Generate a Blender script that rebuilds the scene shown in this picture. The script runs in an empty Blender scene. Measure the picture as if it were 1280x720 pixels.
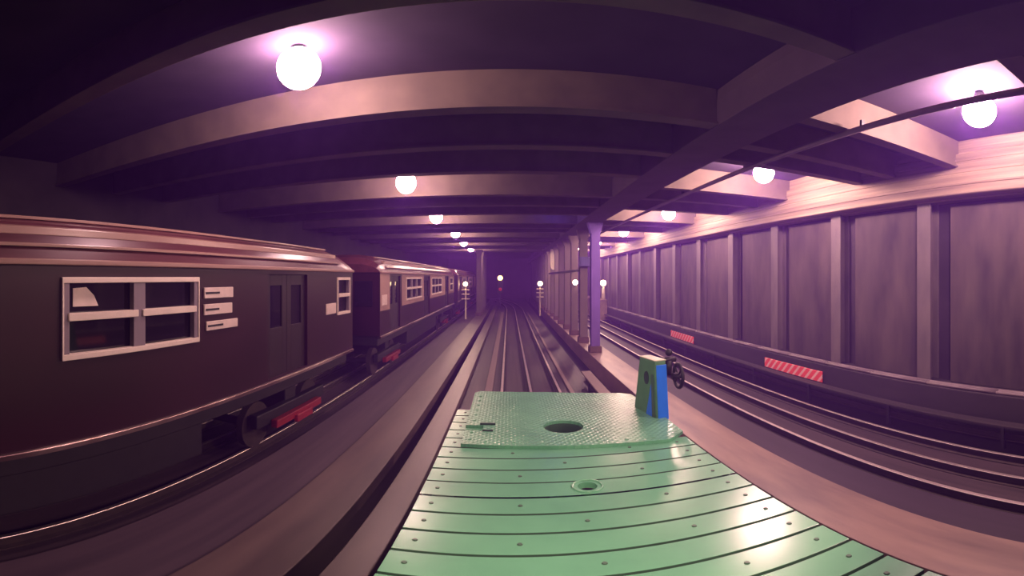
import bpy, bmesh, math, random
from mathutils import Vector, Matrix
random.seed(7)
scene = bpy.context.scene
COL = scene.collection
PI = math.pi

# ------------------------------------------------------------------ camera
# wide action-camera lens: equirectangular window, 550 px per radian of a 1280x720 frame
F = 550.0
CX, CY = 636.0, 347.0          # straight ahead / horizon in the frame
EYE = 2.87                      # metres above the rail heads (z = 0)
cd = bpy.data.cameras.new('camera')
cam = bpy.data.objects.new('camera', cd)
COL.objects.link(cam)
cam.location = (0, 0, EYE)
cam.rotation_euler = (PI / 2, 0, 0)
cd.type = 'PANO'
pc = cd.cycles if hasattr(cd, 'cycles') and hasattr(cd.cycles, 'panorama_type') else cd
pc.panorama_type = 'EQUIRECTANGULAR'
pc.longitude_min = -CX / F
pc.longitude_max = (1280 - CX) / F
pc.latitude_min = -(720 - CY) / F
pc.latitude_max = CY / F
cd.clip_start = 0.05
cd.clip_end = 300
scene.camera = cam

# ------------------------------------------------------------------ world, exposure
w = bpy.data.worlds.new('tunnel_dark')
scene.world = w
w.use_nodes = True
bg = w.node_tree.nodes['Background']
bg.inputs['Color'].default_value = (0.36, 0.11, 0.75, 1)
bg.inputs['Strength'].default_value = 0.45
vol = w.node_tree.nodes.new('ShaderNodeVolumeScatter')       # added violet haze, stands in for lens flare and lamp glow
vol.inputs['Color'].default_value = (0.34, 0.12, 1.0, 1)
vol.inputs['Density'].default_value = 0.0135
vol.inputs['Anisotropy'].default_value = 0.25
w.node_tree.links.new(vol.outputs['Volume'], w.node_tree.nodes['World Output'].inputs['Volume'])
vs = scene.view_settings
vs.view_transform = 'Standard'
vs.look = 'None'
vs.exposure = 0.0
vs.gamma = 1.0
vs.use_curve_mapping = False
LAMP_COL = (1.0, 0.58, 0.64)
LAMP_L = 380.0
LAMP_L_WALKWAY = 120.0                      # weaker bulbs in the row beside the train

# ------------------------------------------------------------------ materials
def mat(name, col, rough=0.6, metal=0.0, var=0.25, scale=3.0, stretch=(1, 1, 1), bump=0.0,
        col2=None, spec=0.5, detail=5.0, contrast=(0.3, 0.7)):
    m = bpy.data.materials.new(name)
    m.use_nodes = True
    nt = m.node_tree
    b = nt.nodes['Principled BSDF']
    tc = nt.nodes.new('ShaderNodeNewGeometry')
    mp = nt.nodes.new('ShaderNodeMapping')
    mp.inputs['Scale'].default_value = stretch
    nt.links.new(tc.outputs['Position'], mp.inputs['Vector'])
    no = nt.nodes.new('ShaderNodeTexNoise')
    no.inputs['Scale'].default_value = scale
    no.inputs['Detail'].default_value = detail
    nt.links.new(mp.outputs['Vector'], no.inputs['Vector'])
    rp = nt.nodes.new('ShaderNodeValToRGB')
    c2 = col2 if col2 else tuple(c * (1 - var * 2) for c in col)
    rp.color_ramp.elements[0].position = contrast[0]
    rp.color_ramp.elements[0].color = (*[max(0, x) for x in c2], 1)
    rp.color_ramp.elements[1].position = contrast[1]
    rp.color_ramp.elements[1].color = (*col, 1)
    nt.links.new(no.outputs['Fac'], rp.inputs['Fac'])
    nt.links.new(rp.outputs['Color'], b.inputs['Base Color'])
    b.inputs['Roughness'].default_value = rough
    b.inputs['Metallic'].default_value = metal
    b.inputs['Specular IOR Level'].default_value = spec
    if bump > 0:
        bp = nt.nodes.new('ShaderNodeBump')
        bp.inputs['Strength'].default_value = bump
        bp.inputs['Distance'].default_value = 0.02
        nt.links.new(no.outputs['Fac'], bp.inputs['Height'])
        nt.links.new(bp.outputs['Normal'], b.inputs['Normal'])
    return m

def emit(name, col, strength):
    m = bpy.data.materials.new(name)
    m.use_nodes = True
    b = m.node_tree.nodes['Principled BSDF']
    b.inputs['Base Color'].default_value = (*col, 1)
    b.inputs['Emission Color'].default_value = (*col, 1)
    b.inputs['Emission Strength'].default_value = strength
    return m

M = {}
M['ceiling'] = mat('sooty_ceiling', (0.042, 0.026, 0.058), 0.9, var=0.2, scale=1.6, bump=0.3)
M['beam'] = mat('roof_beam_paint', (0.15, 0.112, 0.085), 0.8, var=0.15, scale=2.5, bump=0.2)
M['girder'] = mat('girder_paint', (0.085, 0.062, 0.07), 0.8, var=0.15, scale=2.0, bump=0.2)
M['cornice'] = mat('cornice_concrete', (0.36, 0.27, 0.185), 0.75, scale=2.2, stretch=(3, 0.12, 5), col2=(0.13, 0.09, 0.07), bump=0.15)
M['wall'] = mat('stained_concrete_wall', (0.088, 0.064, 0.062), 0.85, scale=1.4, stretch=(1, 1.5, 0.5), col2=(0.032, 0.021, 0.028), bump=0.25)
M['wallsteel'] = mat('wall_column_paint', (0.15, 0.12, 0.12), 0.7, scale=3, stretch=(1, 1, 0.4), col2=(0.10, 0.08, 0.09), bump=0.2)
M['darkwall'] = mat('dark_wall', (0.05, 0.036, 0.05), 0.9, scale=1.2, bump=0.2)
M['slab'] = mat('oily_track_slab', (0.070, 0.046, 0.056), 0.55, scale=3.0, stretch=(4, 0.10, 1), col2=(0.03, 0.021, 0.027), bump=0.1)
M['dull'] = mat('dull_floor', (0.042, 0.024, 0.048), 0.6, scale=2.0, stretch=(3, 0.15, 1), col2=(0.027, 0.016, 0.031), bump=0.1)
M['dull_walk'] = mat('dull_walkway', (0.085, 0.055, 0.075), 0.6, scale=2.0, stretch=(3, 0.15, 1), col2=(0.05, 0.032, 0.048), bump=0.1)  # lighter copy of the dull floor, makes up for weaker lamps in colour
M['kerb'] = mat('dimmed_kerb', (0.14, 0.095, 0.085), 0.42, scale=1.6, stretch=(2, 0.35, 1), spec=1.0, col2=(0.085, 0.055, 0.055), bump=0.1)  # darker copy of the bench colour, dimmer light put into it
M['bench'] = mat('pale_walkway', (0.33, 0.22, 0.175), 0.45, scale=1.6, stretch=(2, 0.35, 1), spec=0.9, col2=(0.15, 0.095, 0.09), bump=0.1)
M['muck'] = mat('black_muck', (0.012, 0.009, 0.014), 0.95, scale=5, bump=0.3)
M['benchwall'] = mat('bench_wall_dark', (0.04, 0.03, 0.037), 0.85, scale=2, stretch=(1, 0.3, 1), bump=0.2)
M['railsteel'] = mat('polished_rail', (1.0, 0.88, 0.84), 0.42, metal=1.0, var=0.08, scale=4, stretch=(1, 0.1, 1))
M['railrust'] = mat('rusty_rail_side', (0.04, 0.025, 0.024), 0.8, var=0.2, scale=6)
M['timber'] = mat('cover_board_timber', (0.22, 0.165, 0.15), 0.7, scale=4, stretch=(3, 0.2, 1), col2=(0.2, 0.14, 0.14))
M['darktimber'] = mat('dark_cover_board', (0.035, 0.025, 0.03), 0.7, scale=4, stretch=(3, 0.2, 1))
M['iron'] = mat('dark_iron', (0.016, 0.013, 0.018), 0.55, var=0.2, scale=6)
M['cable'] = mat('cable_sheath', (0.20, 0.15, 0.17), 0.45, var=0.1)
M['column'] = mat('column_paint', (0.17, 0.13, 0.12), 0.7, scale=2.5, stretch=(1, 1, 0.5), col2=(0.14, 0.10, 0.105))
M['purple'] = mat('violet_column', (0.19, 0.105, 0.46), 0.6, scale=2.5, stretch=(1, 1, 0.5), var=0.12)  # violet tint for one column
M['rustbase'] = mat('rusty_column_base', (0.16, 0.09, 0.08), 0.85, var=0.2)
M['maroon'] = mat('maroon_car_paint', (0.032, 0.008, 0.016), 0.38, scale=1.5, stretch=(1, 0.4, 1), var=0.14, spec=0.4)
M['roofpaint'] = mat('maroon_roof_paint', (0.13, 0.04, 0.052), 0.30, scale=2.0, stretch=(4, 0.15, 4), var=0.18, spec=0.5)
M['rib'] = mat('lit_roof_rib', (0.42, 0.26, 0.21), 0.26, scale=2.0, stretch=(1, 0.3, 1), var=0.15)  # paler than the roof, its lit streaks put into the colour
M['carpanel'] = mat('pale_car_panel', (0.45, 0.28, 0.23), 0.5, scale=2, stretch=(1, 1, 0.4), var=0.15)
M['cream'] = mat('cream_window_frame', (0.86, 0.74, 0.62), 0.4, var=0.06)
M['greyframe'] = mat('grey_window_frame', (0.25, 0.20, 0.235), 0.45, var=0.08)
M['glass'] = mat('dark_window_glass', (0.012, 0.008, 0.014), 0.06, var=0.0, spec=0.6)
M['doordark'] = mat('recessed_door_paint', (0.02, 0.007, 0.012), 0.5, var=0.1)
M['trim'] = mat('bright_sill_strip', (0.55, 0.42, 0.40), 0.3, metal=0.8, scale=1.0, stretch=(1, 0.6, 1), col2=(0.16, 0.09, 0.10), contrast=(0.42, 0.62))
M['red'] = mat('red_shoe_beam', (0.26, 0.01, 0.025), 0.5, var=0.12)
M['plate'] = mat('pale_number_plate', (0.80, 0.66, 0.58), 0.5, var=0.08, scale=8)
M['greenpaint'] = mat('green_deck_paint', (0.17, 0.47, 0.27), 0.27, scale=1.7, col2=(0.13, 0.38, 0.22), spec=0.8, bump=0.03)
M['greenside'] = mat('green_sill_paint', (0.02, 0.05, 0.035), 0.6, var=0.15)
M['greenblock'] = mat('green_block_paint', (0.10, 0.27, 0.12), 0.55, scale=5, var=0.12)
M['blue'] = mat('bright_blue_paint', (0.015, 0.20, 0.98), 0.45, scale=5, var=0.06)
M['paletop'] = mat('lit_pale_top', (0.62, 0.62, 0.42), 0.5, scale=6, var=0.1)  # light on the block top put into its colour
M['bolt'] = mat('dull_bolt', (0.07, 0.14, 0.09), 0.5, var=0.1)
M['bluebox'] = mat('violet_box_paint', (0.12, 0.10, 0.32), 0.6, var=0.1)
M['globe'] = emit('lamp_glow', LAMP_COL, LAMP_L)
M['globe_dim'] = emit('walkway_lamp_glow', LAMP_COL, LAMP_L_WALKWAY)
M['signalglow'] = emit('signal_glow', (1.0, 0.62, 0.50), 14.0)
M['ambergl'] = emit('amber_glow', (1.0, 0.50, 0.18), 12.0)
M['redglow'] = emit('red_glow', (1.0, 0.06, 0.03), 0.12)

def checker_plate():
    """green raised-lug deck plate: bump from two crossed wave fields"""
    m = M['greenpaint'].copy()
    m.name = 'green_lug_plate'
    nt = m.node_tree
    b = nt.nodes['Principled BSDF']
    ge = nt.nodes.new('ShaderNodeNewGeometry')
    outs = []
    for a in (PI / 4, -PI / 4):
        mp = nt.nodes.new('ShaderNodeMapping')
        mp.inputs['Rotation'].default_value = (0, 0, a)
        mp.inputs['Scale'].default_value = (1, 1, 0.01)
        nt.links.new(ge.outputs['Position'], mp.inputs['Vector'])
        wv = nt.nodes.new('ShaderNodeTexWave')
        wv.inputs['Scale'].default_value = 5.2
        nt.links.new(mp.outputs['Vector'], wv.inputs['Vector'])
        outs.append(wv.outputs['Fac'])
    mu = nt.nodes.new('ShaderNodeMath'); mu.operation = 'MULTIPLY'
    nt.links.new(outs[0], mu.inputs[0]); nt.links.new(outs[1], mu.inputs[1])
    bp = nt.nodes.new('ShaderNodeBump')
    bp.inputs['Strength'].default_value = 0.55
    bp.inputs['Distance'].default_value = 0.012
    nt.links.new(mu.outputs[0], bp.inputs['Height'])
    nt.links.new(bp.outputs['Normal'], b.inputs['Normal'])
    return m
M['lugplate'] = checker_plate()

def stripe_mat():
    m = bpy.data.materials.new('red_white_hatching')
    m.use_nodes = True
    nt = m.node_tree
    b = nt.nodes['Principled BSDF']
    ge = nt.nodes.new('ShaderNodeNewGeometry')
    sp = nt.nodes.new('ShaderNodeSeparateXYZ')
    nt.links.new(ge.outputs['Position'], sp.inputs[0])
    ad = nt.nodes.new('ShaderNodeMath'); ad.operation = 'ADD'
    nt.links.new(sp.outputs['Y'], ad.inputs[0]); nt.links.new(sp.outputs['Z'], ad.inputs[1])
    mu = nt.nodes.new('ShaderNodeMath'); mu.operation = 'MULTIPLY'; mu.inputs[1].default_value = 4.0
    nt.links.new(ad.outputs[0], mu.inputs[0])
    fr = nt.nodes.new('ShaderNodeMath'); fr.operation = 'FRACT'
    nt.links.new(mu.outputs[0], fr.inputs[0])
    rp = nt.nodes.new('ShaderNodeValToRGB')
    rp.color_ramp.elements[0].position = 0.55; rp.color_ramp.elements[0].color = (0.95, 0.10, 0.10, 1)
    rp.color_ramp.elements[1].position = 0.72; rp.color_ramp.elements[1].color = (0.95, 0.55, 0.50, 1)
    nt.links.new(fr.outputs[0], rp.inputs['Fac'])
    nt.links.new(rp.outputs['Color'], b.inputs['Base Color'])
    b.inputs['Roughness'].default_value = 0.45
    return m
M['hatch'] = stripe_mat()

# ------------------------------------------------------------------ mesh helpers
class MB:
    def __init__(s):
        s.bm = bmesh.new()
    def box(s, x0, x1, y0, y1, z0, z1):
        v = [s.bm.verts.new(p) for p in ((x0, y0, z0), (x1, y0, z0), (x1, y1, z0), (x0, y1, z0),
                                         (x0, y0, z1), (x1, y0, z1), (x1, y1, z1), (x0, y1, z1))]
        for f in ((3, 2, 1, 0), (4, 5, 6, 7), (0, 1, 5, 4), (1, 2, 6, 5), (2, 3, 7, 6), (3, 0, 4, 7)):
            s.bm.faces.new([v[i] for i in f])
        return s
    def extrude_y(s, prof, ys, off=lambda y: 0.0, caps=True):
        """closed profile [(x, z)] swept along y"""
        rings = [[s.bm.verts.new((x + off(y), y, z)) for x, z in prof] for y in ys]
        n = len(prof)
        for a, b in zip(rings, rings[1:]):
            for i in range(n):
                s.bm.faces.new((a[i], a[(i + 1) % n], b[(i + 1) % n], b[i]))
        if caps:
            s.bm.faces.new(rings[0][::-1]); s.bm.faces.new(rings[-1])
        return s
    def prism(s, pts, axis, a, b):
        """polygon pts in the two other axes, extruded along axis from a to b"""
        def P(u, v, t):
            return {'x': (t, u, v), 'y': (u, t, v), 'z': (u, v, t)}[axis]
        A = [s.bm.verts.new(P(u, v, a)) for u, v in pts]
        B = [s.bm.verts.new(P(u, v, b)) for u, v in pts]
        n = len(pts)
        s.bm.faces.new(A[::-1]); s.bm.faces.new(B)
        for i in range(n):
            s.bm.faces.new((A[i], A[(i + 1) % n], B[(i + 1) % n], B[i]))
        return s
    def cyl(s, c, r, h, axis='z', n=20, r2=None):
        m = Matrix.Translation(c)
        if axis == 'x': m = m @ Matrix.Rotation(PI / 2, 4, 'Y')
        if axis == 'y': m = m @ Matrix.Rotation(PI / 2, 4, 'X')
        bmesh.ops.create_cone(s.bm, cap_ends=True, segments=n, radius1=r, radius2=r if r2 is None else r2, depth=h, matrix=m)
        return s
    def tube(s, p, q, r, n=10):
        p, q = Vector(p), Vector(q); d = q - p
        m = Matrix.Translation((p + q) / 2) @ d.to_track_quat('Z', 'Y').to_matrix().to_4x4()
        bmesh.ops.create_cone(s.bm, cap_ends=True, segments=n, radius1=r, radius2=r, depth=d.length, matrix=m)
        return s
    def ball(s, c, r, sc=(1, 1, 1), seg=20):
        m = Matrix.Translation(c) @ Matrix.Diagonal((*sc, 1))
        bmesh.ops.create_uvsphere(s.bm, u_segments=seg, v_segments=seg // 2 + 2, radius=r, matrix=m)
        return s
    def torus(s, c, R, r, axis='x', n=28, k=8):
        rings = []
        for i in range(n):
            a = 2 * PI * i / n
            ring = []
            for j in range(k):
                b = 2 * PI * j / k
                u = (R + r * math.cos(b)) * math.cos(a); v = (R + r * math.cos(b)) * math.sin(a); t = r * math.sin(b)
                p = {'x': (t, u, v), 'y': (u, t, v), 'z': (u, v, t)}[axis]
                ring.append(s.bm.verts.new((c[0] + p[0], c[1] + p[1], c[2] + p[2])))
            rings.append(ring)
        for i in range(n):
            a, b = rings[i], rings[(i + 1) % n]
            for j in range(k):
                s.bm.faces.new((a[j], a[(j + 1) % k], b[(j + 1) % k], b[j]))
        return s
    def build(s, name, m, parent=None, bevel=0.0, smooth=False, loc=None):
        bmesh.ops.recalc_face_normals(s.bm, faces=s.bm.faces)
        me = bpy.data.meshes.new(name)
        s.bm.to_mesh(me); s.bm.free()
        me.materials.append(m)
        if smooth:
            me.polygons.foreach_set('use_smooth', [True] * len(me.polygons))
        o = bpy.data.objects.new(name, me)
        COL.objects.link(o)
        if loc is not None: o.location = loc
        if parent is not None: o.parent = parent
        if bevel > 0:
            bv = o.modifiers.new('bevel', 'BEVEL'); bv.width = bevel; bv.segments = 2; bv.limit_method = 'ANGLE'
        return o

def empty(name, loc=(0, 0, 0), rz=0.0):
    o = bpy.data.objects.new(name, None)
    COL.objects.link(o)
    o.location = loc; o.rotation_euler = (0, 0, rz)
    o.empty_display_size = 0.2
    return o

def tag(o, label=None, cat=None, group=None, kind=None):
    if label: o['label'] = label
    if cat: o['category'] = cat
    if group: o['group'] = group
    if kind: o['kind'] = kind
    return o

def link_copy(o, parent, loc):
    c = o.copy(); COL.objects.link(c); c.parent = parent; c.location = loc
    return c

def copy_tree(o, parent=None):
    c = o.copy(); COL.objects.link(c); c.parent = parent
    for ch in list(o.children):
        copy_tree(ch, c)
    return c

Y0, Y1 = -7.0, 62.0

# ------------------------------------------------------------------ setting: floor
floor = MB().box(-9.0, 7.9, Y0, Y1, -1.2, -0.9).build('floor', M['muck'])
tag(floor, 'dark tunnel floor with long concrete strips between the tracks', 'floor', kind='structure')
def strip(name, m, x0, x1, z, z0=-0.9, ya=Y0, yb=Y1, bevel=0.012):
    return MB().box(x0, x1, ya, yb, z0, z).build(name, m, floor, bevel)
strip('track_slab', M['slab'], -8.6, -3.55, -0.15)
strip('walkway_slab', M['dull_walk'], -3.55, -2.5, -0.06)
strip('walkway_kerb', M['kerb'], -2.5, -1.75, 0.0)
strip('drain_bottom', M['muck'], -1.75, -1.5, -0.7)
strip('walkway_kerb', M['kerb'], -1.5, -1.12, 0.0)
strip('track_slab', M['slab'], -1.12, 2.28, -0.15)
strip('drain_bottom', M['muck'], 2.28, 3.0, -0.6)
strip('walkway_kerb', M['bench'], 3.0, 3.85, 0.0)
strip('walkway_slab', M['dull'], 3.85, 4.5, -0.06)
strip('track_slab', M['slab'], 4.5, 6.45, -0.15)
strip('drain_bottom', M['muck'], 6.45, 6.95, -0.4)
# long pale timbers inside the middle track
for xa, xb in ((-0.62, -0.42), (1.55, 1.66)):
    MB().box(xa, xb, Y0, 38, -0.15, -0.10).build('guard_timber', M['timber'], floor, 0.01)

# ------------------------------------------------------------------ setting: wall behind the far track
WX = 7.62
CZ_ = 5.54
wall = MB().box(WX, WX + 0.3, Y0, Y1, -0.9, 5.7).build('wall_right', M['darkwall'])  # dark colour carries the shade in the recesses behind the flanges
tag(wall, 'stained concrete tunnel wall divided by steel columns', 'wall', kind='structure')
MB().box(6.95, WX, Y0, Y1, -0.9, 0.74).build('bench_wall', M['benchwall'], wall, 0.02)
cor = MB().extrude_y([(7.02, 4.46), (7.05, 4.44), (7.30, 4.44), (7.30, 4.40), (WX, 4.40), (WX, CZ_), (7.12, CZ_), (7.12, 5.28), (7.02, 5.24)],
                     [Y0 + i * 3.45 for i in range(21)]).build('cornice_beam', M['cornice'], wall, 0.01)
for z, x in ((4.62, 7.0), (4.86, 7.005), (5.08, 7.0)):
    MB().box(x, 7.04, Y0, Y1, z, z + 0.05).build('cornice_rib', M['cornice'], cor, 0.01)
pil = None
for k in range(-4, 22):
    y = 5.3 + 2.65 * k
    if pil is None:
        pil = MB()
        pil.box(7.30, 7.34, -0.17, 0.17, 0.74, 4.40)          # front flange
        pil.box(7.34, WX, -0.03, 0.03, 0.74, 4.40)            # web
        pil.box(WX - 0.04, WX, -0.17, 0.17, 0.74, 4.40)
        pil = pil.build('wall_column', M['wallsteel'], wall, 0.006, loc=(0, y, 0))
        base = pil
    else:
        link_copy(pil, wall, (0, y, 0))
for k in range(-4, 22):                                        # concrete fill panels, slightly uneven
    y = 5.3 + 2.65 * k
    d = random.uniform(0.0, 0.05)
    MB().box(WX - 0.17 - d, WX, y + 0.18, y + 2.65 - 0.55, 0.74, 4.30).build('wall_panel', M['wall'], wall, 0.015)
# two cables on the bench wall
for (x, z, r) in ((7.02, 0.775, 0.033), (7.12, 0.78, 0.038)):
    c = MB()
    ys = [Y0 + i * 1.5 for i in range(47)]
    pts = [(x + 0.012 * math.sin(i * 1.3), y, z) for i, y in enumerate(ys)]
    for p, q in zip(pts, pts[1:]):
        c.tube(p, q, r, 8)
    tag(c.build('wall_cable', M['cable'], None, 0, True), 'dark cable lying along the bench wall ledge' if r < 0.035 else 'thicker dark cable lying behind another on the bench ledge', 'cable')

# ------------------------------------------------------------------ setting: other walls
wl = MB().box(-9.0, -8.6, Y0, Y1, -0.9, 5.7).build('wall_left', M['darkwall'])
tag(wl, 'dark tunnel wall beyond the parked train', 'wall', kind='structure')
wb = MB().box(-9.0, 7.92, Y1, Y1 + 0.3, -1.2, 5.7).build('wall_back', M['darkwall'])
tag(wb, 'dark end of the tunnel past the columns', 'wall', kind='structure')

# ------------------------------------------------------------------ setting: ceiling
CZ = 5.54
ceil = MB().box(-8.6, WX, Y0, Y1, CZ, CZ + 0.25).build('ceiling', M['ceiling'])
tag(ceil, 'sooty tunnel ceiling with deep cross beams', 'ceiling', kind='structure')
gir = MB().extrude_y([(2.66, 4.97), (3.5, 4.97), (3.5, 5.03), (3.2, 5.06), (3.2, CZ), (2.68, CZ), (2.66, 5.36)],
                     [Y0, 10, 30, Y1]).build('long_girder', M['girder'], ceil, 0.01)
LEFT_LAMPS = [4.1 + 5.9 * k for k in range(-1, 6)]
RIGHT_LAMPS = [-3.6, 2.85, 8.1, 14.2, 20.6, 26.9, 33.0]
lb = None
for yl in LEFT_LAMPS:
    for d in (-1.4, 1.1, 2.75):
        if lb is None:
            lb = MB()
            lb.box(-8.6, 2.66, 0, 0.10, 5.02, CZ)
            lb.box(-8.6, 2.66, -0.05, 0.20, 4.98, 5.02)
            lb = lb.build('cross_beam', M['beam'], ceil, 0.006, loc=(0, yl + d, 0))
        else:
            link_copy(lb, ceil, (0, yl + d, 0))
rb = None
for yl in RIGHT_LAMPS:
    for d in (-1.3, 1.5, 3.0):
        if rb is None:
            rb = MB()
            rb.box(3.2, 7.12, 0, 0.10, 5.02, CZ)
            rb.box(3.2, 7.12, -0.05, 0.20, 4.98, 5.02)
            rb = rb.build('cross_beam', M['beam'], ceil, 0.006, loc=(0, yl + d, 0))
        else:
            link_copy(rb, ceil, (0, yl + d, 0))

# conduit below the far roof bays
c = MB()
c.cyl((4.2, (Y0 + 50) / 2, 4.93), 0.045, 50 - Y0, 'y', 12)
con = c.build('ceiling_conduit', M['cable'], None, 0, True)
tag(con, 'long dark conduit pipe hung under the roof beams by the lamps', 'pipe')
for i in range(12):
    y = RIGHT_LAMPS[0] + 1.65 + i * 3.0
    MB().box(4.17, 4.23, y - 0.02, y + 0.02, 4.96, 5.05).build('hanger', M['iron'], con)

# ------------------------------------------------------------------ lamps
def lamp(x, y, z, label, group, r=0.19, tall=1.25, gm='globe'):
    t = empty('ceiling_lamp', (x, y, z))
    MB().ball((0, 0, 0), r, (1, 1, tall)).build('globe', M[gm], t, 0, True)
    MB().cyl((0, 0, r * tall + 0.02), 0.09, 0.08, 'z', 16, 0.07).build('socket', M['iron'], t)
    if CZ - z - r * tall > 0.06:
        MB().cyl((0, 0, (r * tall + 0.05 + CZ - z) / 2), 0.025, CZ - z - r * tall - 0.05, 'z', 10).build('stem', M['iron'], t)
    tag(t, label, 'lamp', group)
    return t
ORD = ['', 'first', 'second', 'third', 'fourth', 'fifth', 'sixth', 'seventh', 'eighth', 'ninth', 'tenth', 'eleventh', 'twelfth', 'thirteenth', 'fourteenth', 'fifteenth', 'sixteenth']
for i, y in enumerate(LEFT_LAMPS):
    if i == 0: continue                                           # the bay behind the viewer is unlit
    lamp((-2.1, -2.12, -2.38, -2.65, -2.65, -2.85, -2.9, -2.9, -2.9)[i], y, 5.25 if i < 2 else 5.12, 'glowing ceiling lamp over the walkway beside the parked train, %s of its row' % ORD[i], 'lamps in the bays beside the parked train', 0.235, 1.12, 'globe_dim')
for i, y in enumerate(RIGHT_LAMPS):
    if i == 0: continue
    lamp(5.1 + min(i, 4) * 0.1, y, 5.22 if i < 3 else 5.10, 'glowing ceiling lamp hung by the conduit near the columned wall, %s of its row' % ORD[i], 'lamps over the track by the columned wall', 0.23, 1.0)

M['blueglow'] = emit('added_blue_glow', (0.10, 0.06, 1.0), 60.0)
t = empty('added_blue_lamp', (1.7, 16.25, 5.36))  # unseen lamp added to tint the roof beam blue
MB().ball((0, 0, 0), 0.09).build('globe', M['blueglow'], t, 0, True)
MB().cyl((0, 0, 0.13), 0.05, 0.10, 'z', 14).build('socket', M['iron'], t)
tag(t, 'small unseen blue lamp tucked between the roof beams', 'lamp')

# ------------------------------------------------------------------ tracks
RAILP = [(-0.07, -0.15), (0.07, -0.15), (0.07, -0.135), (0.012, -0.12), (0.012, -0.04), (0.036, -0.03), (0.036, -0.006),
         (-0.036, -0.006), (-0.036, -0.03), (-0.012, -0.04), (-0.012, -0.12), (-0.07, -0.135)]
def curve(y):
    return -((y - 38.0) ** 2) / 200.0 if y > 38 else 0.0
def straight(y):
    return 0.0
def track(xc, label, ya, yb, off, mid=True):
    t = empty('railway_track', (xc, 0, 0))
    ys = [ya, 0, 10, 20, 30, 38] + ([38 + i * 1.5 for i in range(1, 17) if 38 + i * 1.5 < yb] if off is curve else []) + [yb]
    for x in (-0.7175, 0.7175) + ((0.0,) if mid else ()):
        r = MB().extrude_y([(x + a, b) for a, b in RAILP], ys, off).build('rail' if x else 'guard_rail', M['railrust'], t)
        MB().extrude_y([(x - 0.034, -0.008), (x + 0.034, -0.008), (x + 0.028, 0.0), (x - 0.028, 0.0)], ys, off).build('rail_head', M['railsteel'], r)
    tag(t, label, 'railway track')
    return t
track(-4.65, 'steel railway track under the parked maroon train', Y0, Y1, straight)
track(0.545, 'steel railway track ahead of the green flat car, bending away', Y0, 61, curve)
track(5.40, 'bright worn railway track beside the columned wall', Y0, Y1, straight)

def third_rail(x, label, ya, yb, m):
    t = empty('third_rail', (x, 0, 0))
    MB().extrude_y([(a * 0.8, b * 0.9 + 0.12) for a, b in RAILP], [ya, yb]).build('contact_rail', M['railrust'], t)
    MB().box(-0.13, 0.13, ya, yb, 0.25, 0.29).build('cover_board', m, t, 0.006)
    b0 = None
    n = int((yb - ya) / 2.5)
    for i in range(n + 1):
        loc = (0, ya + 0.2 + i * 2.5, 0)
        if b0 is None:
            b0 = MB().box(-0.11, -0.05, -0.04, 0.04, -0.15, 0.01).box(-0.13, -0.08, -0.03, 0.03, -0.15, 0.25).build('bracket', M['iron'], t, loc=loc)
        else:
            link_copy(b0, t, loc)
    tag(t, label, 'third rail')
third_rail(2.08, 'third rail under a pale timber cover board beside the middle track', Y0, 11.8, M['timber'])
third_rail(6.76, 'third rail under a dark cover board beside the bench wall', Y0, 30.2, M['darktimber'])

# red and white hatched boards on the bench wall
for (ya, yb, label) in ((8.0, 10.5, 'longer red and white hatched clearance board on the bench wall'),
                        (15.5, 17.9, 'smaller distant red and white hatched clearance board on the bench wall')):
    t = empty('clearance_board', (6.93, (ya + yb) / 2, 0.30))
    h = (yb - ya) / 2
    MB().box(-0.03, 0.0, -h, h, 0.0, 0.27).build('board', M['hatch'], t, 0.006)
    for yy in (-h + 0.2, h - 0.2):
        MB().box(0.0, 0.02, yy - 0.04, yy + 0.04, 0.02, 0.25).build('mounting_strip', M['iron'], t)
    tag(t, label, 'board')

# ------------------------------------------------------------------ columns
def column(x, y, m, label, group=None, name='steel_column'):
    t = empty(name, (x, y, 0))
    s = MB()
    s.box(-0.17, 0.17, -0.17, -0.14, 0.25, 4.97).box(-0.17, 0.17, 0.14, 0.17, 0.25, 4.97).box(-0.02, 0.02, -0.14, 0.14, 0.25, 4.97)
    s.build('shaft', m, t, 0.005)
    MB().prism([(-0.17, 4.55), (0.17, 4.55), (0.30, 4.97), (-0.30, 4.97)], 'y', -0.185, 0.185).build('bracket_head', m, t)
    MB().box(-0.23, 0.23, -0.23, 0.23, 0.0, 0.25).build('footing', M['rustbase'], t, 0.02)
    tag(t, label, 'column', group, 'thing')
    return t
col_first = column(3.27, 16.5, M['purple'], 'violet steel column at the head of the column row')
c0 = column(3.27, 16.5 + 2.65, M['column'], 'brown steel column in the row behind the violet column', 'brown columns behind the violet column')
c0['label'] = 'brown steel column, first behind the violet column'
for k in range(2, 17):
    c1 = copy_tree(c0); c1.location = (3.27, 16.5 + 2.65 * k, 0); c1['label'] = 'brown steel column, %s behind the violet column' % ORD[k]
d0 = column(-2.25, 33.0, M['column'], 'brown steel column on the walkway beside the parked train', 'columns beside the parked train')
d0['label'] = 'brown steel column standing first in the row beside the parked train'
for k in range(1, 4):
    c1 = copy_tree(d0); c1.location = (-2.25, 33.0 + 2.65 * k, 0); c1['label'] = 'brown steel column standing %s in the row beside the parked train' % ORD[k + 1]

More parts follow.
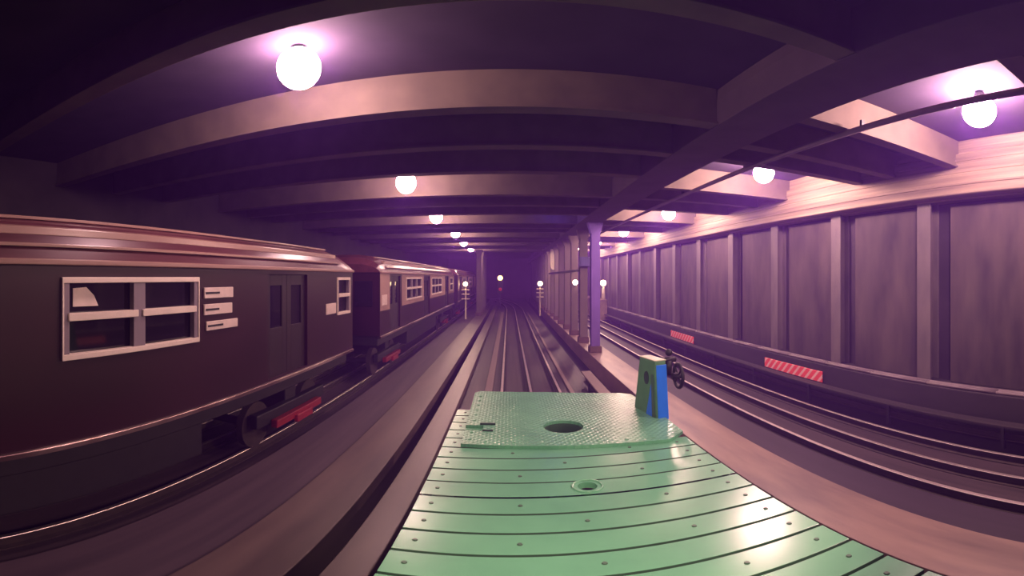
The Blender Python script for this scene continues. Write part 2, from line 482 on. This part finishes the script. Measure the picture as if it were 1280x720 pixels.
# boxes fixed to the columns
t = empty('signal_box', (3.27, 19.15, 3.35))
MB().box(-0.22, 0.22, -0.42, -0.19, 0, 0.42).build('case', M['bluebox'], t, 0.02)
MB().box(-0.17, 0.17, -0.435, -0.42, 0.04, 0.38).build('lid', M['bluebox'], t, 0.01)
tag(t, 'small violet box fixed high on a brown column', 'box')
t = empty('column_sign', (3.27, 32.4, 3.45))
s = MB()
pts = []
for i in range(24):
    a = 2 * PI * i / 24
    pts.append((0.24 * math.copysign(abs(math.cos(a)) ** 0.6, math.cos(a)), 0.85 + 0.85 * math.copysign(abs(math.sin(a)) ** 0.6, math.sin(a))))
s.prism(pts, 'y', -0.36, -0.33).build('sign_plate', M['cream'], t)
MB().box(-0.05, 0.05, -0.33, -0.19, 0.3, 1.0).build('bracket', M['iron'], t)
tag(t, 'tall pale oval sign plate fixed high on a distant column', 'sign')
t = empty('cable_tray', (3.02, 19.0, 3.12))
MB().box(-0.08, 0.03, 0, 13.5, 0, 0.10).build('tray', M['iron'], t)
for i in range(6):
    MB().box(0.03, 0.08, 0.05 + 2.65 * i, 0.25 + 2.65 * i, 0.02, 0.08).build('clip', M['iron'], t)
tag(t, 'dark cable tray running along the brown columns', 'cable tray')

# ------------------------------------------------------------------ parked train
LX = -3.35           # side of the cars facing the walkway
XC = -4.65
HW = XC - LX         # negative half width
def side_with_openings(mb, x, depth, ya, yb, za, zb, holes):
    """a wall in the plane x, holes = [(y0, y1, z0, z1)], with reveals going to x-depth"""
    ys = sorted({ya, yb, *[h[0] for h in holes], *[h[1] for h in holes]})
    for p, q in zip(ys, ys[1:]):
        hs = sorted([h for h in holes if h[0] <= p + 1e-6 and h[1] >= q - 1e-6], key=lambda h: h[2])
        z = za
        for h in hs:
            if h[2] > z + 1e-5:
                mb.box(x - depth, x, p, q, z, h[2])
            z = h[3]
        if zb > z + 1e-5:
            mb.box(x - depth, x, p, q, z, zb)

def train_car(y0, y1, label, windows, doors, plates, pale=False, stacked=None):
    """y0 near end, y1 far end; lists in metres along y"""
    t = empty('subway_car', (XC, (y0 + y1) / 2, 0))
    def P(o):
        o.parent = t; o.matrix_parent_inverse = Matrix.Translation((-XC, -(y0 + y1) / 2, 0)); return o
    zs, zg = 1.31, 3.01
    WB, WT = 2.15, 2.84
    holes = [(a, b, WB, WT) for a, b, n in windows] + [(a, b, zs + 0.03, 2.92) for a, b in doors]
    mb = MB()
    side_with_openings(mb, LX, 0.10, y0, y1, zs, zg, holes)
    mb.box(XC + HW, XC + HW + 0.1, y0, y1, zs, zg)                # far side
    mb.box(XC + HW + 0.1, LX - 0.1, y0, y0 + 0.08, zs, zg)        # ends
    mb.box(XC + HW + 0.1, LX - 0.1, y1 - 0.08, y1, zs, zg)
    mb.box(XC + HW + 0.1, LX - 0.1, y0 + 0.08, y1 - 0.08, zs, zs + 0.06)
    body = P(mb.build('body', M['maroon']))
    # roof: arched, rounded down at both ends
    prof = [(0.0, 3.53), (0.45, 3.525), (0.8, 3.48), (1.05, 3.38), (1.2, 3.25), (1.28, 3.12), (1.32, 3.01)]
    full = [(XC - a, z) for a, z in reversed(prof)] + [(XC + a, z) for a, z in prof[1:]]
    rm = MB()
    rings = []
    for y, k in ((y0 - 0.02, 0.45), (y0 + 0.25, 0.80), (y0 + 0.75, 1.0), (y1 - 0.75, 1.0), (y1 - 0.25, 0.80), (y1 + 0.02, 0.45)):
        rings.append([rm.bm.verts.new((x, y, zg + (z - zg) * k)) for x, z in full])
    for a, b in zip(rings, rings[1:]):
        for i in range(len(full) - 1):
            rm.bm.faces.new((a[i], a[i + 1], b[i + 1], b[i]))
        rm.bm.faces.new((a[-1], a[0], b[0], b[-1]))
    rm.bm.faces.new(rings[0]); rm.bm.faces.new(rings[-1])
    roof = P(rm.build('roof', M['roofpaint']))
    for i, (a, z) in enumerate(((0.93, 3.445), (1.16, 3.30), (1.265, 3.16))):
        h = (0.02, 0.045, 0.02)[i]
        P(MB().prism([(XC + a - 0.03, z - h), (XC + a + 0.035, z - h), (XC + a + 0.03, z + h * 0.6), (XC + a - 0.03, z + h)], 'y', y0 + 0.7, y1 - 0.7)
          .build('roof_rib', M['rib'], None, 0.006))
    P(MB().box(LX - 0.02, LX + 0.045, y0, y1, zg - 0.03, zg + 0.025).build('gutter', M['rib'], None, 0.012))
    P(MB().box(LX - 0.02, LX + 0.035, y0, y1, zs - 0.06, zs + 0.0).build('sill_strip', M['trim'], None, 0.01))
    # pale letter-board panels round the windows
    if pale:
        for a, b in pale:
            pm = MB()
            side_with_openings(pm, LX + 0.012, 0.012, a, b, 1.98, 2.97, [h for h in holes if h[0] >= a and h[1] <= b])
            P(pm.build('window_panel', M['carpanel'], None, 0.0))
    for a, b, n in windows:
        wroot = MB()
        # outer frame
        x0, x1 = LX - 0.05, LX + 0.03
        O = [(a - 0.035, WB - 0.035), (b + 0.035, WB - 0.035), (b + 0.035, WT + 0.035), (a - 0.035, WT + 0.035)]
        I = [(a - 0.015, WB + 0.02), (b + 0.015, WB + 0.02), (b + 0.015, WT - 0.02), (a - 0.015, WT - 0.02)]
        R4 = [[wroot.bm.verts.new((x, p[0], p[1])) for p in q] for x, q in ((x1, O), (x1, I), (x0, I), (x0, O))]
        for ra, rb_ in zip(R4, R4[1:] + R4[:1]):
            for i in range(4):
                wroot.bm.faces.new((ra[i], ra[(i + 1) % 4], rb_[(i + 1) % 4], rb_[i]))
        fr = P(wroot.build('window_frame', M['cream'], None, 0.006))
        wd = (b - a) / n
        for i in range(n + 1):
            wv = 0.05 if i in (0, n) else 0.08
            yy = a + wd * i
            g = MB().box(x0, x1 - 0.012, max(a - 0.015, yy - wv), min(b + 0.015, yy + wv), WB + 0.02, WT - 0.02).build('mullion', M['greyframe'], None, 0.006)
            g.parent = fr
        for i in range(n):
            ca, cb = a + wd * i + 0.05, a + wd * (i + 1) - 0.05
            g = MB().box(x0, x1 + 0.01, ca - 0.02, cb + 0.02, 2.475, 2.545).build('sash_rail', M['cream'], None, 0.006); g.parent = fr
            for za, zb in ((WB + 0.02, 2.475), (2.545, WT - 0.02)):
                g = MB().box(LX - 0.075, LX - 0.06, ca, cb, za, zb).build('pane', M['glass']); g.parent = fr
    for a, b in doors:
        m2 = (a + b) / 2
        for p, q in ((a, m2 - 0.006), (m2 + 0.006, b)):
            dm = MB()
            side_with_openings(dm, LX - 0.05, 0.04, p, q, zs + 0.03, 2.92, [(p + 0.14, q - 0.14, 2.1, 2.75)])
            dr = P(dm.build('door', M['doordark'], None, 0.004))
            g = MB().box(LX - 0.08, LX - 0.07, p + 0.14, q - 0.14, 2.1, 2.75).build('door_pane', M['glass']); g.parent = dr
    for a, b, za, zb in plates:
        pl = P(MB().box(LX, LX + 0.02, a, b, za, zb).build('number_plate', M['plate'], None, 0.006))
    for a, b, za, zb in stacked or ():
        pl = P(MB().box(LX, LX + 0.025, a, b, za, zb).build('sign_plate', M['plate'], None, 0.006))
        g = MB().box(LX + 0.02, LX + 0.03, a + 0.02, (a + b) / 2, (za + zb) / 2 - 0.012, (za + zb) / 2 + 0.012).build('slot', M['iron']); g.parent = pl
    # end doors
    for ye, s in ((y0, -1), (y1, 1)):
        e = P(MB().box(XC - 0.38, XC + 0.38, min(ye, ye + 0.03 * s), max(ye, ye + 0.03 * s), zs, 2.95).build('end_door', M['doordark'], None, 0.008))
        g = MB().box(XC - 0.24, XC + 0.24, min(ye + 0.02 * s, ye + 0.035 * s), max(ye + 0.02 * s, ye + 0.035 * s), 2.1, 2.75).build('end_pane', M['glass']); g.parent = e
        for xs in (-0.85, 0.85):
            P(MB().box(XC + xs - 0.25, XC + xs + 0.25, min(ye, ye + 0.02 * s), max(ye, ye + 0.02 * s), 2.1, 2.78).build('end_window', M['glass'], None, 0.004))
        P(MB().cyl((XC, ye + 0.45 * s, 0.80), 0.09, 0.95, 'y', 12).build('coupler', M['iron']))
    # underframe and trucks
    P(MB().box(XC - 1.2, XC + 1.2, y0 + 0.1, y1 - 0.1, 1.02, zs).build('underframe', M['iron'], None, 0.02))
    P(MB().box(XC - 0.9, XC + 0.95, y0 + 4.6, y1 - 4.6, 0.42, 1.02).build('equipment_box', M['iron'], None, 0.03))
    for yc in (y0 + 2.1, y1 - 2.1):
        tr = MB()
        for s in (-1, 1):
            tr.box(XC + s * 0.92 - 0.07, XC + s * 0.92 + 0.07, yc - 1.25, yc + 1.25, 0.42, 0.66)
        tr.box(XC - 0.9, XC + 0.9, yc - 0.2, yc + 0.2, 0.45, 1.02)
        tk = P(tr.build('truck_frame', M['iron'], None, 0.02))
        for yw in (yc - 0.95, yc + 0.95):
            for s in (-1, 1):
                g = MB().cyl((XC + s * 0.72, yw, 0.40), 0.40, 0.12, 'x', 28).build('wheel', M['railrust']); g.parent = tk
            g = MB().cyl((XC, yw, 0.40), 0.08, 1.4, 'x', 12).build('axle', M['iron']); g.parent = tk
        g = MB().box(LX - 0.30, LX - 0.18, yc - 0.85, yc + 0.85, 0.36, 0.50).box(LX - 0.20, LX - 0.12, yc - 0.25, yc + 0.35, 0.30, 0.44).build('shoe_beam', M['red'], None, 0.015); g.parent = tk
    tag(t, label, 'train car', 'cars of the parked train')
    return t
car1 = train_car(-6.55, 9.03, 'maroon subway car beside the walkway, with cream framed double windows',
          [(2.1, 3.89, 2), (8.16, 8.8, 1), (-2.9, -1.1, 2)], [(5.5, 6.8), (-0.7, 0.7), (-5.6, -4.3)],
          [(7.58, 8.05, 2.165, 2.37)], False,
          [(4.02, 4.6, 2.62, 2.75), (4.02, 4.58, 2.42, 2.55), (4.06, 4.7, 2.23, 2.34)])
pane_glow = MB().prism([(2.23, 2.60), (2.52, 2.60), (2.47, 2.70), (2.38, 2.78), (2.23, 2.77)], 'x', LX - 0.06, LX - 0.05).build('window_glow', M['plate'], car1)  # flat cream patch standing in for the light in this pane
pane_glow.matrix_parent_inverse = Matrix.Translation((-XC, -(-6.55 + 9.03) / 2, 0))
pane_glow['label'] = 'cream patch standing in for light in the window'
train_car(11.1, 26.7, 'maroon subway car with pale window panels coupled ahead of the first car',
          [(14.1, 16.6, 3), (18.9, 21.7, 3), (24.9, 26.0, 1)], [(12.1, 13.3), (17.2, 18.45), (23.0, 24.2)],
          [(11.25, 11.75, 2.12, 2.40)], [(11.12, 12.05), (13.5, 17.1), (18.5, 22.9), (24.3, 26.65)])
train_car(28.8, 44.4, 'last distant maroon subway car near the brown columns',
          [(31.8, 34.3, 3), (36.6, 39.4, 3)], [(29.8, 31.0), (34.9, 36.1), (40.7, 41.9)],
          [(28.95, 29.45, 2.12, 2.40)], [(28.85, 29.7), (31.2, 34.8), (36.2, 40.6), (42.0, 44.3)])

# ------------------------------------------------------------------ green flat car
fc = empty('flat_car', (0.62, 1.5, 0))
DT = 1.01
def FP(o):
    o.parent = fc; o.matrix_parent_inverse = Matrix.Translation((-0.62, -1.5, 0)); return o
DL, DR = -0.70, 1.93
pw = 0.288
ys = []
y = 2.81 + pw * 11
HX, HY, HR = 0.645, 3.57, 0.082
bolt_me = None
PHX, PHY, PHR = 0.64, 5.13, 0.235
k = 0
while y > -3.2:
    ya, yb = y - pw + 0.026, y - 0.0
    pm = MB()
    xr = DR if yb < 4.75 else 1.62
    xl = DL
    if ya < HY < yb:
        # plank with a round drain hole
        n = 24
        outer, ring = [], []
        for i in range(n):
            a = 2 * PI * i / n
            ring.append((HX + HR * math.cos(a), HY + HR * math.sin(a)))
            ca, sa = math.cos(a), math.sin(a)
            sx = ((xr - HX) if ca > 0 else (HX - xl)) / max(abs(ca), 1e-6)
            sy = ((yb - HY) if sa > 0 else (HY - ya)) / max(abs(sa), 1e-6)
            q = min(sx, sy)
            outer.append((HX + ca * q, HY + sa * q))
        for z in (DT, DT - 0.06):
            vi = [pm.bm.verts.new((*p, z)) for p in ring]; vo = [pm.bm.verts.new((*p, z)) for p in outer]
            for i in range(n):
                pm.bm.faces.new((vi[i], vi[(i + 1) % n], vo[(i + 1) % n], vo[i]))
            # the four corners
            cs = [pm.bm.verts.new((x, yy, z)) for x, yy in ((xr, yb), (xl, yb), (xl, ya), (xr, ya))]
            for cpt in cs:
                best = sorted(range(n), key=lambda i: (vo[i].co - cpt.co).length)
                def near(i): return abs(vo[i].co.x - cpt.co.x) < 1e-4
                onx = [i for i in range(n) if abs(vo[i].co.x - cpt.co.x) < 1e-4]
                ony = [i for i in range(n) if abs(vo[i].co.y - cpt.co.y) < 1e-4]
                i1 = min(onx, key=lambda i: (vo[i].co - cpt.co).length); i2 = min(ony, key=lambda i: (vo[i].co - cpt.co).length)
                pm.bm.faces.new((vo[i1], cpt, vo[i2]))
        vt = [pm.bm.verts.new((*p, DT)) for p in ring]; vb = [pm.bm.verts.new((*p, DT - 0.06)) for p in ring]
        for i in range(n):
            pm.bm.faces.new((vt[i], vt[(i + 1) % n], vb[(i + 1) % n], vb[i]))
        pk = FP(pm.build('deck_plank', M['greenpaint']))
        rg = MB().torus((HX, HY, DT + 0.001), 0.125, 0.012, 'z', 32, 6).build('weld_ring', M['greenpaint'], pk, 0, True)
    else:
        if yb > PHY - PHR and ya < PHY + PHR:                     # planks stop either side of the coupler hole
            pm.box(PHX + 0.27, xr, ya, yb, DT - 0.06, DT)
            FP(pm.build('deck_plank', M['greenpaint'], None, 0.007))
            pm = MB()
            xr = PHX - 0.27
        pm.box(xl, xr, ya, yb, DT - 0.06, DT)
        pk = FP(pm.build('deck_plank', M['greenpaint'], None, 0.004))
        pk.data.materials.append(M['bolt'])                      # darker colour on the joint faces
        for f in pk.data.polygons:
            if abs(f.normal.y) > 0.9: f.material_index = 1
    for j, bx_ in enumerate((DL + 0.12, 0.06, 0.52, 1.22, DR - 0.16)):
        bx_ += random.uniform(-0.05, 0.05) if j in (1, 2, 3) else 0
        if bx_ > xr - 0.05 or abs(bx_ - HX) < 0.2 and ya < HY < yb: continue
        if (j + k) % 2 and j in (1, 2, 3): continue
        if yb > 4.55 and bx_ > DL + 0.2: continue
        if bolt_me is None:
            bo = MB().cyl((0, 0, 0.003), 0.020, 0.010, 'z', 10, 0.014).build('bolt', M['bolt'], pk, loc=(bx_, (ya + yb) / 2, DT))
            bolt_me = bo
        else:
            bo = bolt_me.copy(); COL.objects.link(bo); bo.parent = pk; bo.location = (bx_, (ya + yb) / 2, DT)
    y -= pw; k += 1
# raised lug plate over the coupler end, with round hole and latch notch
PZ0, PZ1 = DT + 0.002, DT + 0.042
PHX, PHY, PHR = 0.64, 5.13, 0.235
outl = [(-0.50, 4.56), (1.70, 4.42), (1.93, 4.62), (1.93, 5.2), (1.84, 6.45), (1.70, 6.56), (0.6, 6.80), (-0.44, 6.88), (-0.52, 6.78),
        (-0.51, 5.20), (-0.30, 5.20), (-0.30, 5.02), (-0.505, 5.02)]
cu = bpy.data.curves.new('tread_plate', 'CURVE')
cu.dimensions = '2D'; cu.fill_mode = 'BOTH'; cu.extrude = (PZ1 - PZ0) / 2
for pts in (outl, [(PHX + PHR * math.cos(-2 * PI * i / 40), PHY + PHR * math.sin(-2 * PI * i / 40)) for i in range(40)]):
    sp = cu.splines.new('POLY'); sp.points.add(len(pts) - 1); sp.use_cyclic_u = True
    for p, q in zip(sp.points, pts): p.co = (q[0], q[1], 0, 1)
tmp = bpy.data.objects.new('tmp_plate', cu); COL.objects.link(tmp)
bpy.context.view_layer.update()
me = bpy.data.meshes.new_from_object(tmp.evaluated_get(bpy.context.evaluated_depsgraph_get()))
bpy.data.objects.remove(tmp); bpy.data.curves.remove(cu)
me.name = 'tread_plate'; me.materials.clear(); me.materials.append(M['lugplate'])
tp = bpy.data.objects.new('tread_plate', me); COL.objects.link(tp)
tp.location = (0, 0, (PZ0 + PZ1) / 2)
FP(tp)
riv = None
spots = [(-0.42, 4.70 + 0.23 * i) for i in range(9) if not 4.95 < 4.70 + 0.23 * i < 5.3] + [(-0.25 + 0.30 * i, 4.64 - 0.018 * i) for i in range(7)]
for p in spots:
    if riv is None:
        riv = MB().ball((0, 0, 0), 0.022, (1, 1, 0.5), 10).build('rivet', M['greenpaint'], tp, 0, True, loc=(p[0], p[1], 0.02))
    else:
        link_copy(riv, tp, (p[0], p[1], 0.02))
MB().box(-0.34, -0.16, 5.21, 5.24, 0.0, 0.045).build('latch', M['greenside'], tp, 0.004)
MB().box(-0.30, -0.18, 4.98, 5.01, 0.0, 0.035).build('latch', M['greenside'], tp, 0.004)
# frame below
FP(MB().box(DL - 0.0, DL + 0.09, -3.2, 5.85, 0.62, DT - 0.06).build('side_sill', M['greenside'], None, 0.01))
FP(MB().box(DR - 0.09, DR, -3.2, 4.72, 0.62, DT - 0.06).build('side_sill', M['greenside'], None, 0.01))
FP(MB().box(-0.45, PHX - 0.3, -3.2, 6.6, 0.60, DT - 0.06).build('frame_beam', M['greenside'], None, 0.01))
FP(MB().box(PHX + 0.3, 1.75, -3.2, 6.3, 0.60, DT - 0.06).build('frame_beam', M['greenside'], None, 0.01))
cl = MB()
n = 40
rr = [[cl.bm.verts.new((PHX + r * math.cos(2 * PI * i / n), PHY + r * math.sin(2 * PI * i / n), z)) for i in range(n)]
      for r, z in ((0.236, DT + 0.03), (0.236, 0.76), (0.26, 0.76), (0.26, DT))]
for a, b in zip(rr, rr[1:]):
    for i in range(n):
        cl.bm.faces.new((a[i], a[(i + 1) % n], b[(i + 1) % n], b[i]))
FP(cl.build('hole_collar', M['bolt'], None, 0, True))  # dark ring added, puts the shade inside the hole into colour
FP(MB().cyl((HX, HY, 0.88), 0.11, 0.10, 'z', 20).build('dark_hole_plug', M['iron']))  # dark plug added under the small hole, stands for its shade
FP(MB().box(PHX - 0.3, PHX + 0.3, 4.6, 5.7, 0.66, 0.70).build('pocket_floor', M['rustbase'], None, 0.005))
for yw in (2.9, 0.9):
    ax = FP(MB().cyl((0.545, yw, 0.38), 0.07, 1.5, 'x', 12).build('axle', M['iron']))
    for s in (-1, 1):
        g = MB().cyl((0.545 + s * 0.72, yw, 0.38), 0.38, 0.11, 'x', 24).build('wheel', M['railrust'], ax)
FP(MB().box(-0.2, 1.3, 0.5, 3.3, 0.42, 0.62).build('truck_frame', M['iron'], None, 0.02))
# block at the deck corner
bk = MB().prism([(0.0, 0.0), (0.62, 0.0), (0.46, 0.80), (0.06, 0.80)], 'x', -0.16, 0.0).build('corner_block', M['greenblock'], None, 0.012)
bk.location = (1.97, 5.20, 1.0)
bk.rotation_euler = (0, 0, 0.20)
FP(bk)
bk['label'] = 'thick green upright block'
g = MB().prism([(-0.012, 0.02), (0.045, 0.02), (0.10, 0.75), (0.048, 0.75)], 'x', -0.145, 0.005).build('blue_face', M['blue'], bk, 0.004); g['label'] = 'bright blue front face'
g = MB().prism([(0.11, 0.03), (0.27, 0.03), (0.135, 0.50)], 'x', -0.172, -0.16).build('blue_wedge', M['blue'], bk)
g = MB().prism([(0.045, 0.02), (0.10, 0.02), (0.135, 0.62), (0.095, 0.62)], 'x', -0.176, -0.16).build('groove', M['bolt'], bk)
g = MB().prism([(0.27 + 0.06 * math.cos(i * PI / 8), 0.55 + 0.09 * math.sin(i * PI / 8)) for i in range(16)], 'x', -0.168, -0.16).build('slot_hole', M['greenside'], bk)
g = MB().box(-0.165, 0.005, 0.055, 0.465, 0.80, 0.815).build('lit_top', M['paletop'], bk, 0.006)  # pale cap, lit top put into the colour
# handbrake wheel beside it
hw = FP(MB().torus((2.27, 5.60, 1.50), 0.165, 0.026, 'x').build('handbrake_wheel', M['iron'], None, 0, True))
for i in range(4):
    a = PI / 4 + i * PI / 2
    MB().tube((2.27, 5.60, 1.50), (2.27, 5.60 + 0.16 * math.cos(a), 1.50 + 0.16 * math.sin(a)), 0.014, 8).build('spoke', M['iron'], hw)
MB().cyl((2.25, 5.60, 1.50), 0.045, 0.14, 'x', 14).build('hub', M['iron'], hw)
FP(MB().tube((1.95, 5.55, 1.74), (2.22, 5.60, 1.74), 0.04, 10).tube((2.12, 5.58, 1.74), (2.12, 5.60, 1.53), 0.05, 10).ball((2.13, 5.60, 1.84), 0.05).build('brake_bracket', M['iron'], None, 0, True))
# added fill lamp on a mast, out of view, brightens the deck
mast = FP(MB().tube((0.6, -1.6, DT), (0.6, -1.6, 4.1), 0.05, 12).tube((0.6, -1.6, 4.05), (0.6, -0.6, 4.25), 0.035, 10).build('fill_lamp_mast', M['iron']))
MB().cyl((0.6, -0.5, 4.22), 0.20, 0.22, 'z', 24, 0.08).build('fill_lamp_hood', M['iron'], mast)
tag(fc, 'green steel flat car with plank deck, tread plate and blue corner block', 'rail car')
sl = bpy.data.lights.new('deck_fill_lamp', 'SPOT')  # unseen fill light added for the deck
sl.energy = 900; sl.color = (1.0, 0.80, 0.62); sl.spot_size = math.radians(62); sl.spot_blend = 0.6; sl.shadow_soft_size = 0.12
so = bpy.data.objects.new('deck_fill_lamp', sl); COL.objects.link(so)
so.location = (0.6, -0.45, 4.08)
so.rotation_euler = (Vector((0.62, 4.2, 1.0)) - Vector(so.location)).to_track_quat('-Z', 'Y').to_euler()
so.parent = mast

# ------------------------------------------------------------------ distant signal lamps
def post_lamp(x, y, zb, zl, label, pale_bars=True, r=0.16, m='signalglow'):
    t = empty('signal_post', (x, y, zb))
    h = zl - zb
    MB().cyl((0, 0, h / 2), 0.06, h, 'z', 12).build('post', M['cream'], t)
    MB().ball((0, -0.16, h), r, (1, 1, 1)).build('lens', M[m], t, 0, True)
    MB().box(-0.2, 0.2, -0.1, 0.12, h - 0.25, h + 0.25).build('lamp_case', M['iron'], t, 0.03)
    if pale_bars:
        for i, q in enumerate((0.42, 0.72, 1.05)):
            MB().box(-0.28, 0.28, -0.22, 0.08, h - q - 0.03, h - q + 0.03).build('pale_bar', M['cream'], t, 0.01)  # pale bars stacked below the lamp
    tag(t, label, 'signal')
    return t
post_lamp(-3.05, 31.0, -0.06, 2.42, 'signal post with glowing lamp and pale bars beside the parked train')
post_lamp(3.0 - 0.55, 34.5, -0.15, 2.40, 'signal post with glowing lamp and pale bars before the brown columns', r=0.19)
t = empty('column_lamp', (3.27, 21.8 - 0.19, 2.63))
MB().box(-0.10, 0.10, -0.10, 0.0, -0.14, 0.14).build('lamp_case', M['iron'], t, 0.02)
MB().ball((0, -0.13, 0), 0.13).build('lens', M['signalglow'], t, 0, True)
tag(t, 'small glowing lamp fixed to the face of a brown column', 'lamp')
# platform end with a lamp stand
pe = MB().box(6.26, 6.94, 30.5, 46.0, -0.15, 1.22).box(6.2, 6.94, 30.4, 46.0, 1.22, 1.30).build('platform_end', M['bench'], None, 0.02)
tag(pe, 'low concrete platform end below the lamp stand by the wall', 'platform')
t = empty('lamp_stand', (6.72, 30.8, 1.30))
MB().cyl((0, 0, 0.5), 0.16, 1.0, 'z', 16, 0.07).build('stand', M['cream'], t, 0, True)
MB().ball((0, 0, 1.18), 0.21).build('globe', M['signalglow'], t, 0, True)
MB().cyl((0, 0, 1.0), 0.1, 0.06, 'z', 16).build('socket', M['iron'], t)
tag(t, 'pale lamp stand with glowing globe on the platform end', 'lamp')
# distant signal over the bending track
t = empty('track_signal', (-0.86, 44.0, -0.15))
MB().cyl((0, 0, 1.3), 0.07, 2.6, 'z', 12).build('post', M['iron'], t)
MB().box(-0.28, 0.28, -0.12, 0.15, 1.45, 3.45).build('signal_case', M['iron'], t, 0.05)
MB().ball((0.0, -0.2, 2.98), 0.24, (1, 0.5, 1)).build('amber_lens', M['ambergl'], t, 0, True)
MB().ball((0.0, -0.14, 1.85), 0.17, (1, 0.5, 1)).build('red_lens', M['redglow'], t, 0, True)
MB().prism([(-0.32, 3.22), (0.32, 3.22), (0.32, 3.28), (-0.32, 3.28)], 'y', -0.45, -0.1).build('visor', M['iron'], t)
tag(t, 'distant railway signal with amber lamp over dim red lens', 'signal')
